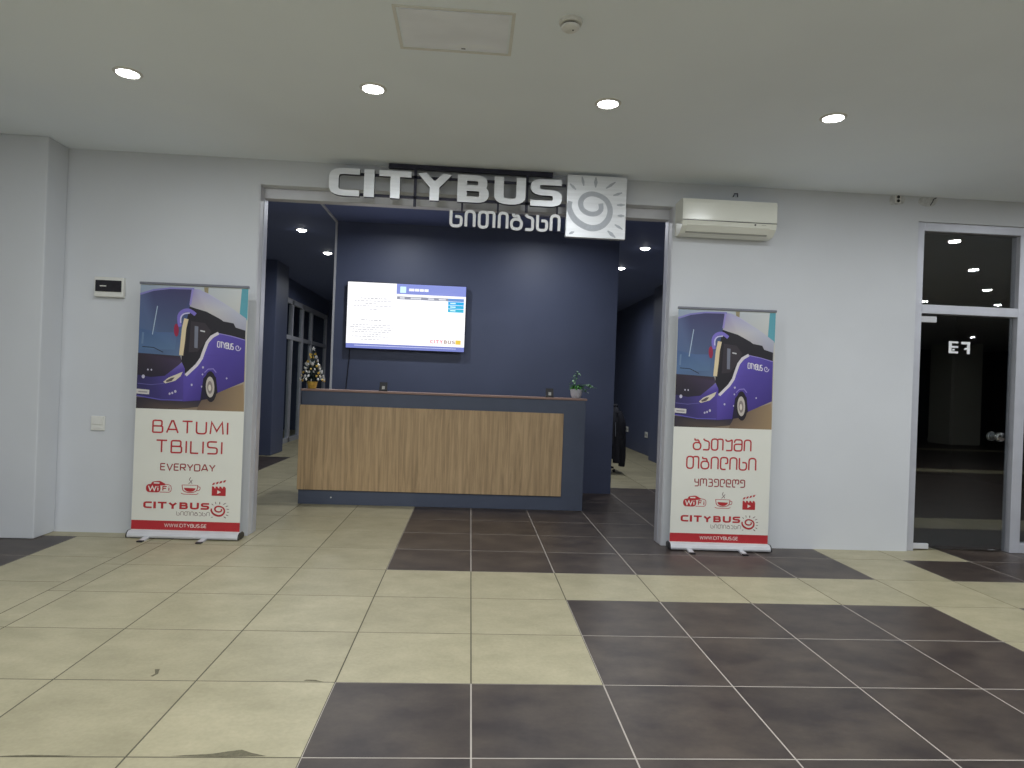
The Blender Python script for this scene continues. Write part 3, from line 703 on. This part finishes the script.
    St([(462, 560), (480, 542), (505, 540), (520, 560)], 5, rgb(140, 126, 200)); El(490, 634, 31, 82, rgb(38, 34, 44)); El(488, 636, 21, 55, rgb(192, 184, 178)); El(487, 638, 13, 34, rgb(140, 130, 128)); El(486, 640, 7, 17, rgb(214, 206, 196))
    # mirror arm
    St([(350, 470), (358, 400), (366, 330), (378, 278)], 22, rgb(222, 204, 168)); St([(362, 470), (372, 400), (382, 330)], 6, rgb(60, 50, 52))
    St(smooth_path([(346, 320), (342, 268), (360, 240), (392, 234), (424, 256)], 4), 18, rgb(126, 114, 200)); St(smooth_path([(350, 300), (352, 270), (368, 252), (395, 248)], 4), 7, rgb(202, 198, 232))
    El(328, 338, 12, 34, rgb(150, 44, 74))
    # name on the side
    a, b_ = uv((528, 428)), uv((608, 396)); st, W = text_strokes('CITYBUS', .16); k[0] += 1
    for pts, cl in st: s.ribbon([(a[0]+x/W*(b_[0]-a[0]), a[1]+(.004-.016*x/W)+z*(b_[1]-a[1])*.86) for x, z in pts], .0065, d-.00004*k[0], d-.00004*k[0], cl, col=rgb(232, 228, 236))
    sp = [uv((628+15*math.cos(t_*.5)*(1-t_*.055), 428+19*math.sin(t_*.5)*(1-t_*.055))) for t_ in range(16)]
    s.ribbon(sp, .007, d-.00004*k[0], d-.00004*k[0], col=rgb(200, 192, 222))
    return s

def make_banner(name, label, loc, rz, lines_):
    r = thing(name, label, 'banner', loc, rz, None)
    W = .858
    # base cassette (rounded extrusion), end caps, feet
    prof = [(-.055, .01), (-.06, .024), (-.052, .046), (-.03, .06), (.03, .06), (.06, .044), (.066, .024), (.055, .01)]
    base = MB().prism(prof, .0, W, 'x').build('base', ALU2, r)
    cp = [(y*1.05, .035+(z-.035)*1.05) for y, z in prof]
    MB().prism(cp, -.008, 0, 'x').build('end_cap', BLACK, base); MB().prism(cp, W, W+.008, 'x').build('end_cap', BLACK, base)
    for x in (.155, .60):
        f = MB().prism([(-.17, .0), (-.17, .008), (-.05, .02), (.06, .02), (.06, .008), (-.04, .008), (-.1, .0)], x-.02, x+.02, 'x').build('foot', ALU2, r)
        MB().box(x-.022, x+.022, -.176, -.14, 0, .011, .002).build('foot_tip', BLACK, f)
    MB().tube([(W/2, .045, .07), (W/2, .045, 2.06)], .009, 10).build('support_pole', ALU, r, True)
    MB().box(.002, W-.002, -.012, .014, 2.046, 2.066, .004).build('top_rail', mat('grey_rail', rgb(120, 122, 132), .4, .4), r)
    # vinyl sheet
    sh = MB().box(.004, W-.006, -.0008, .0008, .055, 2.05).build('vinyl_sheet', BVINYL, r)
    D = -.0012
    bus_photo(.006, W-.008, 1.042, 2.043, D).build('bus_photo', PHOTO, sh, recalc=False)
    s = MB(); s.poly([(.004, .064), (W-.006, .064), (W-.006, .138), (.004, .138)], D); s.build('web_band', RED, sh, recalc=False)
    s = MB(); text_into(s, 'WWW.CITYBUS.GE', .262, .592, .088, .117, .0042, D-.0004, D-.0004, .22); s.build('web_address', PWHITE, sh, recalc=False)
    for txt, x0, x1, z0, z1, sw, gp_ in lines_:
        s = MB(); text_into(s, txt, x0, x1, z0, z1, sw, D-.0003, D-.0003, gp_); s.build('headline', DRED if z1 < .65 else RED, sh, recalc=False)
    # Wi-Fi badge
    s = MB(); s.poly(rp([(.108, .365), (.108, .432), (.222, .432), (.222, .365)], .035, True), D-.0002)
    s.poly(rp([(.14, .42), (.155, .452), (.215, .46), (.262, .435), (.255, .425), (.2, .42)], .012, True), D-.00025)
    s.ribbon(rp([(.215, .369), (.305, .369), (.305, .428), (.235, .436)], .026), .005, D-.0002, D-.0002)
    text_into(s, 'Fi', .236, .292, .378, .420, .0085, D-.0004, D-.0004, .3); s.build('wifi_badge', RED, sh, recalc=False)
    s = MB(); text_into(s, 'Wi', .124, .206, .376, .421, .0085, D-.0006, D-.0006, .22); s.poly([(.168, .437), (.212, .437), (.212, .447), (.168, .447)], D-.0006); s.build('wifi_text', PWHITE, sh, recalc=False)
    # coffee cup
    s = MB(); cx = .45
    s.ribbon(rp([(cx-.062, .432), (cx-.055, .385), (cx-.02, .372), (cx+.02, .372), (cx+.055, .385), (cx+.062, .432)], .02), .006, D-.0002, D-.0002)
    s.ribbon([(cx-.062, .432), (cx+.062, .432)], .004, D-.0002, D-.0002)
    s.poly([(cx-.045, .41)] + [(cx+.045*math.cos(PI+t_*PI/10), .408+.03*math.sin(PI+t_*PI/10)) for t_ in range(11)], D-.0003)
    s.ribbon(rp([(cx-.068, .366), (cx-.05, .358), (cx+.05, .358), (cx+.068, .366)], .01), .005, D-.0002, D-.0002)
    s.ribbon(rp([(cx+.058, .42), (cx+.082, .42), (cx+.078, .392), (cx+.052, .39)], .014), .005, D-.0002, D-.0002)
    s.build('cup_symbol', RED, sh, recalc=False)
    s = MB(); s.ribbon(smooth_path([(cx-.012, .442), (cx+.004, .46), (cx-.006, .478), (cx+.004, .495)], 4), .005, D-.0002, D-.0002)
    s.ribbon(smooth_path([(cx+.016, .444), (cx+.008, .46), (cx+.018, .476)], 4), .005, D-.0002, D-.0002); s.build('cup_steam', PGREY, sh, recalc=False)
    # clapperboard
    s = MB(); s.poly([(.622, .352), (.732, .352), (.732, .414), (.622, .414)], D-.0002)
    for i in range(4): s.poly([(.622+.029*i, .414), (.644+.029*i, .414), (.636+.029*i, .428), (.622+.029*i, .428)], D-.0002)
    for i in range(4):
        x = .622+.028*i; z = .438+.0075*i; s.poly([(x, z), (x+.018, z+.004), (x+.026, z+.022), (x+.008, z+.018)], D-.0002)
    s.build('clapper_symbol', RED, sh, recalc=False)
    s = MB(); s.poly([(.666, .368), (.694, .383), (.666, .398)], D-.0004); s.build('play_mark', PWHITE, sh, recalc=False)
    # company logo
    s = MB(); z0, z1 = .236, .291; x0, x1 = .092, .607; tot = 1.28
    for ch, a, b_ in spans: logo_letter(s, ch, x0+a/tot*(x1-x0), x0+b_/tot*(x1-x0), z0, z1, D-.0002, D-.0002, .33, .25, .00003)
    s.build('logo_text', RED, sh, recalc=False)
    s = MB(); text_into(s, 'სითიბასი', .352, .612, .184, .218, .0036, D-.0002, D-.0002, .24); s.build('logo_subtitle', PGREY, sh, recalc=False)
    a, b_ = MB(), MB(); sun_into(a, b_, .617, .767, .168, .308, D-.0003, D-.0003)
    a.build('logo_sun', RED, sh, recalc=False); b_.build('logo_rays', PGREY, sh, recalc=False)['kind'] = 'stuff'
    return r
left_banner = make_banner('rollup_banner', 'roll-up banner with purple coach and red BATUMI TBILISI text, left of opening', (-2.752, .80, 0), math.radians(-1.2),
            [('BATUMI', .138, .735, .846, .955, .0125, .26), ('TBILISI', .17, .695, .686, .795, .0125, .26), ('EVERYDAY', .212, .645, .545, .605, .009, .2)])
left_banner.scale.x = 1.02
make_banner('rollup_banner', 'roll-up banner with purple coach and red Georgian text, right of opening', (1.682, .815, 0), math.radians(-1.2),
            [('ბათუმი', .172, .682, .846, .953, .0125, .2), ('თბილისი', .121, .73, .684, .798, .0125, .2), ('ყოველდღე', .198, .638, .538, .608, .009, .24)])

# ---- air conditioner
r = thing('air_conditioner', 'white split air conditioner mounted on wall right of the opening', 'air conditioner', (1.665, 0, 0))
AW = .81
prof = [(WY, 2.69), (WY, 2.965), (.76, 2.972), (.722, 2.962), (.714, 2.93), (.712, 2.785), (.728, 2.735), (.79, 2.685), (.88, 2.675)]
bd = MB().prism(prof, 0, AW, 'x').build('body', ACW, r)
MB().prism([(.7165, 2.785), (.709, 2.79), (.7105, 2.93), (.718, 2.962), (.726, 2.96), (.7165, 2.93)], .012, AW-.004, 'x').build('front_cover', ACW, r)
MB().prism([(.724, 2.748), (.718, 2.744), (.764, 2.698), (.77, 2.703)], .045, AW-.06, 'x').build('louver', ACW, r)
MB().prism([(.772, 2.698), (.768, 2.694), (.779, 2.686), (.784, 2.69)], .045, AW-.06, 'x').build('air_outlet', ACG, r)
MB().box(.0, AW, .709, .7145, 2.780, 2.7845).build('panel_gap', BLACK, r)
MB().lathe([(0, .716), (.008, .716), (.008, .73), (0, .73)], 12, (.625, 0, 2.768), 'y').build('status_light', BLACK, r)
MB().box(.68, .72, .717, .73, 2.766, 2.7705).build('model_mark', ACG, r)
h = MB().tube([(2.17, .924, 3.06), (2.17, .905, 3.06), (2.17, .9, 3.075), (2.2, .9, 3.078), (2.2, .9, 3.05)], .005, 6).build('wall_hook', DARKMET, smooth=True)
tag(h, 'small dark hook on the wall just above the air conditioner', 'hook')

# ---- breaker box and sockets
r = thing('breaker_box', 'small white breaker box with smoked window left of banner', 'breaker box', (-3.155, WY, 1.94))
MB().box(0, .232, -.04, 0, 0, .162, .005).build('case', PLAST, r)
MB().box(.012, .218, -.047, -.04, .042, .135, .003).build('window_cover', SMOKE, r)
MB().box(.05, .1, -.049, -.047, .083, .091).build('breaker_label', PLAST, r)
r = thing('wall_socket', 'white wall socket low on the wall left of the left banner', 'socket', (-3.155, WY, .84))
MB().box(0, .11, -.012, 0, 0, .12, .004).build('frame', PLAST, r)
MB().box(.015, .095, -.016, -.012, .05, .105, .003).build('rocker', PLAST, r); MB().box(.015, .095, -.016, -.012, .015, .042, .003).build('rocker', PLAST, r)
for y, nm in ((8.85, 'white socket on the navy office wall, nearer of the two'), (10.55, 'white socket on the navy office wall, farther of the two')):
    r = thing('office_socket', nm, 'socket', (3.6, y, .418), 0, 'office wall sockets')
    MB().box(-.012, 0, -.11, .11, -.06, .06, .004).build('frame', PLAST, r)
    for q in (-.05, .05): MB().lathe([(0, 0), (.03, 0), (.032, -.004), (0, -.004)], 12).build('socket_face', ACG, r); r.children[-1].rotation_euler = (0, PI/2, 0); r.children[-1].location = (-.0125, q, 0)

# ---- ceiling hatch and smoke detector
r = thing('ceiling_hatch', 'rectangular grey access hatch set in the lobby ceiling', 'hatch', (-.5, -1.555, ZC))
hp = MB(); hp.box(0, .6, 0, .016, -.005, 0); hp.box(0, .6, .409, .425, -.005, 0); hp.box(0, .016, .016, .409, -.005, 0); hp.box(.584, .6, .016, .409, -.005, 0)
hp.build('frame', PLAST, r)
MB().box(.028, .572, .028, .397, -.004, 0, .001).build('panel', mat('hatch_paint', rgb(240, 244, 254), .6, noise=(3, .05, 4, (1, 2, 1))), r)
MB().box(.33, .352, .375, .383, -.0055, -.004).build('latch', BLACK, r)
r = thing('smoke_detector', 'round white smoke detector on the ceiling beside the hatch', 'smoke detector', (.373, -1.52, ZC))
MB().lathe([(.056, 0), (.058, -.012), (.054, -.02), (.046, -.022)], 28).build('base', PLAST, r, True)
MB().lathe([(.04, -.022), (.04, -.03), (0, -.03)], 24).build('vent_ring', BLACK, r)
MB().lathe([(.046, -.03), (.044, -.04), (.03, -.05), (.012, -.052), (0, -.052)], 28).build('cap', PLAST, r, True)
MB().lathe([(.004, -.052), (.004, -.054), (0, -.055)], 10, (.012, -.012, 0)).build('indicator', BLACK, r)

# ---- broken plaster and cable holes near the ceiling at right
r = thing('cable_outlet', 'pair of dark round cable holes in patched plaster near the ceiling', 'cable outlet', (3.66, WY, 3.117))
MB().poly(rp([(-.075, -.06), (-.08, .028), (.07, .03), (.06, -.04), (0, -.05)], .03, True), -.0015).build('plaster_patch', STAIN, r, recalc=False)
MB().box(-.028, .028, -.008, 0, -.036, .03, .004).build('plate', PLAST, r)
for z in (.016, -.018): MB().lathe([(0, -.012), (.014, -.012), (.014, -.004), (0, -.004)], 14, (0, 0, z), 'y').build('cable_hole', BLACK, r)
r = thing('plaster_damage', 'torn plaster patch with dark crack near ceiling above the glass door', 'wall patch', (3.93, WY, 3.112))
MB().poly(rp([(-.09, -.02), (-.07, .034), (.09, .034), (.1, .01), (.06, -.045), (-.02, -.05)], .03, True), -.0015).build('plaster_patch', STAIN, r, recalc=False)
MB().ribbon([(.03, -.035), (.05, -.005), (.058, .02), (.085, .034)], .008, -.003, -.0015).build('crack', DARKMET, r)

# ---- small Christmas tree on the counter
rr = random.Random(11)
r = thing('christmas_tree', 'small decorated Christmas tree in gold pot on counter left end', 'christmas tree', (-1.762, 2.575, CZ))
MB().lathe([(.04, 0), (.043, .003), (.056, .07), (.058, .078), (.05, .078), (.048, .06)], 20).build('pot', GOLD, r, True)
MB().tube([(0, 0, .05), (0, 0, .41)], .008, 8, rs=[.009, .004]).build('trunk', BARK, r, True)
fo = MB()
for i in range(520):
    h = rr.random()**1.25; z = .085 + h*.33; R_ = .135*(1-h)+.008; a = rr.uniform(0, 2*PI)
    k = rr.uniform(.35, 1.0); L = R_*k
    t0 = Vector((0, 0, z+.03)); t1 = Vector((math.cos(a)*L, math.sin(a)*L, z - .02 + rr.uniform(-.012, .012)))
    d = (t1-t0); mid = t0+d*rr.uniform(.35, .6); sd_ = d.cross(Vector((0, 0, 1)))
    if sd_.length < 1e-5: continue
    sd_ = sd_.normalized()*rr.uniform(.006, .011)
    b0 = mid - d*.25
    fo.add([b0[:], (mid+sd_)[:], t1[:], (mid-sd_)[:], (mid+Vector((0, 0, .008)))[:]], [(0, 1, 4), (1, 2, 4), (2, 3, 4), (3, 0, 4)])
f_ = fo.build('foliage', NEEDLE, r, recalc=False)
orn = MB().add([(0, 0, .022), (.014, 0, 0), (0, .007, 0), (-.014, 0, 0), (0, -.007, 0), (0, 0, -.018)], [(0, 1, 2), (0, 2, 3), (0, 3, 4), (0, 4, 1), (5, 2, 1), (5, 3, 2), (5, 4, 3), (5, 1, 4)])
o0 = orn.build('silver_leaf', SILVER, r)
o1 = MB().lathe([(0, .012), (.008, .009), (.012, 0), (.008, -.009), (0, -.012)], 10).build('gold_bauble', GOLD, r, True)
tiers = [(.095, .128, 14), (.135, .118, 12), (.175, .1, 12), (.215, .085, 10), (.255, .07, 9), (.295, .054, 7), (.335, .036, 5)]
n0 = n1 = 0
for zi, (z, R_, n) in enumerate(tiers):
    for i in range(n):
        a = 2*PI*i/n + zi*.5 + rr.uniform(-.15, .15); g_ = (i % 4 == 1)
        src = o1 if g_ else o0
        if (g_ and n1 == 0) or (not g_ and n0 == 0): q = src
        else: q = src.copy(); COL.objects.link(q); q.parent = r
        if g_: n1 += 1
        else: n0 += 1
        q.location = (math.cos(a)*R_*.97, math.sin(a)*R_*.97, z + rr.uniform(-.012, .012)); q.rotation_euler = (rr.uniform(-.6, .6), rr.uniform(-.6, .6), rr.uniform(0, 3)); k = rr.uniform(.95, 1.5); q.scale = (k, k, k)
st_ = []
for i in range(10):
    R_ = .026 if i % 2 == 0 else .011; st_.append((R_*math.sin(2*PI*i/10), .43+R_*math.cos(2*PI*i/10)))
MB().prism(st_, -.005, .005).build('star', SILVER, r)
bw = MB(); bw.add([(0, -.01, .37), (.035, -.022, .39), (.04, -.02, .36), (-.035, -.022, .385), (-.04, -.02, .355)], [(0, 1, 2), (0, 4, 3)]); bw.add([(0, -.012, .37), (.018, -.03, .33), (.006, -.03, .328), (-.018, -.03, .332), (-.008, -.03, .328)], [(0, 2, 1), (0, 3, 4)]); bw.build('ribbon_bow', GOLD, r, recalc=False)

# ---- two little dark stands with a white label on the counter
for x, lb in ((-1.0, 'small dark stand with pale label on counter below the television'), (.822, 'small dark stand with pale label on counter near the potted plant')):
    r = thing('counter_stand', lb, 'stand', (x, 2.58, CZ), 0, 'small stands on the counter')
    MB().box(-.045, .045, -.03, .03, 0, .012, .003).build('base', BLACK, r)
    MB().prism([(-.012, .012), (.012, .012), (.03, .095), (.016, .098)], -.042, .042, 'x').build('back_plate', BLACK, r)
    MB().prism([(-.0135, .022), (-.012, .022), (.0, .056), (-.0015, .056)], -.014, .016, 'x').build('label_card', ACG, r)

# ---- potted plant
r = thing('potted_plant', 'small leafy green plant in grey pot on counter right end', 'plant', (1.118, 2.575, CZ))
MB().lathe([(.038, 0), (.046, .004), (.062, .04), (.068, .085), (.07, .102), (.062, .102), (.058, .085)], 24).build('pot', POT, r, True)
MB().lathe([(.06, .086), (.03, .092), (0, .094)], 18).build('soil', SOIL, r)
lm = MB(); lv = []
for i, (t_, w_) in enumerate(((0, .003), (.3, .014), (.6, .016), (.85, .01), (1, .001))): z = .006*math.sin(t_*PI) - .012*t_*t_; lv += [(t_*.058, -w_, z+.003), (t_*.058, 0, z), (t_*.058, w_, z+.003)]
lm.add(lv, [(3*i+j, 3*i+3+j, 3*i+4+j, 3*i+1+j) for i in range(4) for j in range(2)])
leaves = []
for i in range(46):
    a = rr.uniform(0, 2*PI); R_ = rr.uniform(.005, .055); leaves.append((R_*math.cos(a), R_*math.sin(a), .1+rr.uniform(.0, .035), a, rr.uniform(-.6, .5), rr.uniform(.7, 1.1), 0))
stems = [[(-.01, 0, .09), (-.012, 0, .18), (-.002, 0, .25), (.012, 0, .285)], [(-.02, 0, .09), (-.035, 0, .16), (-.03, -.01, .215)], [(.03, 0, .1), (.08, -.01, .145), (.13, -.015, .15), (.185, -.02, .12)], [(.035, -.02, .1), (.09, -.03, .1), (.1, -.03, .07)]]
for sp in stems:
    MB().tube(smooth_path(sp, 4), .0028, 6).build('stem', LEAF, r, True)
    for q in smooth_path(sp, 3)[4:]:
        for k in range(2): leaves.append((q[0], q[1], q[2], rr.uniform(0, 2*PI), rr.uniform(-.5, .4), rr.uniform(.6, .95), 1))
l0 = lm.build('leaf', LEAF, r, True, recalc=False); l1 = None
me2 = l0.data.copy(); me2.materials[0] = LEAFP
for i, (x, y, z, a, p_, k, pale) in enumerate(leaves):
    q = l0 if i == 0 else l0.copy()
    if i: COL.objects.link(q); q.parent = r
    if pale: q.data = me2
    q.location = (x, y, z); q.rotation_euler = (0, p_, a); q.scale = (k, k, k)

# ---- office chair behind the partition with a coat over its back
r = thing('office_chair', 'dark office chair behind the partition, mostly hidden under the coat', 'chair', (2.03, 5.85, 0))
for i in range(5):
    a = 2*PI*i/5 + .15; c_, s_ = math.cos(a), math.sin(a)
    lg = MB().tube([(c_*.03, s_*.03, .1), (c_*.26, s_*.26, .075)], .02, 8, rs=[.024, .016]).build('leg', BLACK, r, True)
    MB().lathe([(0, -.012), (.022, -.012), (.026, -.006), (.026, .006), (.022, .012), (0, .012)], 12, (c_*.27, s_*.27, .026), 'y').build('caster', BLACK, lg, True)
MB().lathe([(.03, .08), (.03, .2), (.02, .21), (.02, .42), (.0, .42)], 12).build('gas_column', BLACK, r, True)
MB().box(-.24, .2, -.23, .23, .42, .5, .03).build('seat', COAT, r, True)
MB().prism([(.19, .4), (.22, .4), (.27, .62), (.24, .62)], -.03, .03, 'y').build('back_bracket', BLACK, r)
MB().box(.215, .255, -.21, .21, .56, .98, .016).build('backrest', COAT, r, True)
# coat: draped shell with shoulders, hanging body and two sleeves
ct = thing('coat', 'long black coat draped over the back of the office chair', 'coat', (2.265, 5.85, 0))
b = MB(); NZ, NA = 15, 28; ring = []
for i in range(NZ+1):
    t_ = i/NZ; z = 1.06 - t_*.86
    hx = .035 + .075*min(1, t_*2.2)**.7 + .02*t_; hy = .07 + .17*min(1, t_*4)**.6 + .02*t_
    for k in range(NA):
        a = 2*PI*k/NA; f2 = 1 + .10*math.sin(5*a+t_*2)*t_ + .05*math.sin(9*a+1)*t_
        zz = z - (.05*math.sin(3*a) + .04*math.cos(2*a+.5))*(t_**4)
        ring.append((hx*math.cos(a)*f2 + .01, hy*math.sin(a)*f2, zz))
b.add(ring, [(i*NA+k, i*NA+(k+1) % NA, (i+1)*NA+(k+1) % NA, (i+1)*NA+k) for i in range(NZ) for k in range(NA)] + [tuple(range(NA))])
bo = b.build('coat_body', COAT, ct, True)
for sgn in (-1, 1):
    MB().tube(smooth_path([(.03, sgn*.15, .98), (.075, sgn*.215, .8), (.085, sgn*.23, .55), (.10, sgn*.22, .3), (.095, sgn*.21, .13)], 3), .05, 10, rs=[.05, .056, .06, .062, .062, .06, .058, .056, .054, .054, .053, .052, .05]).build('sleeve', COAT, ct, True)
MB().lathe([(.02, 1.03), (.055, 1.045), (.07, 1.075), (.05, 1.10), (.0, 1.09)], 16, (.0, 0, 0), sx=.7).build('hood', COAT, ct, True)
MB().ribbon([(-.035, .82), (-.03, .72), (-.028, .6)], .008, -.262, -.258).build('zip', CHROME, ct)
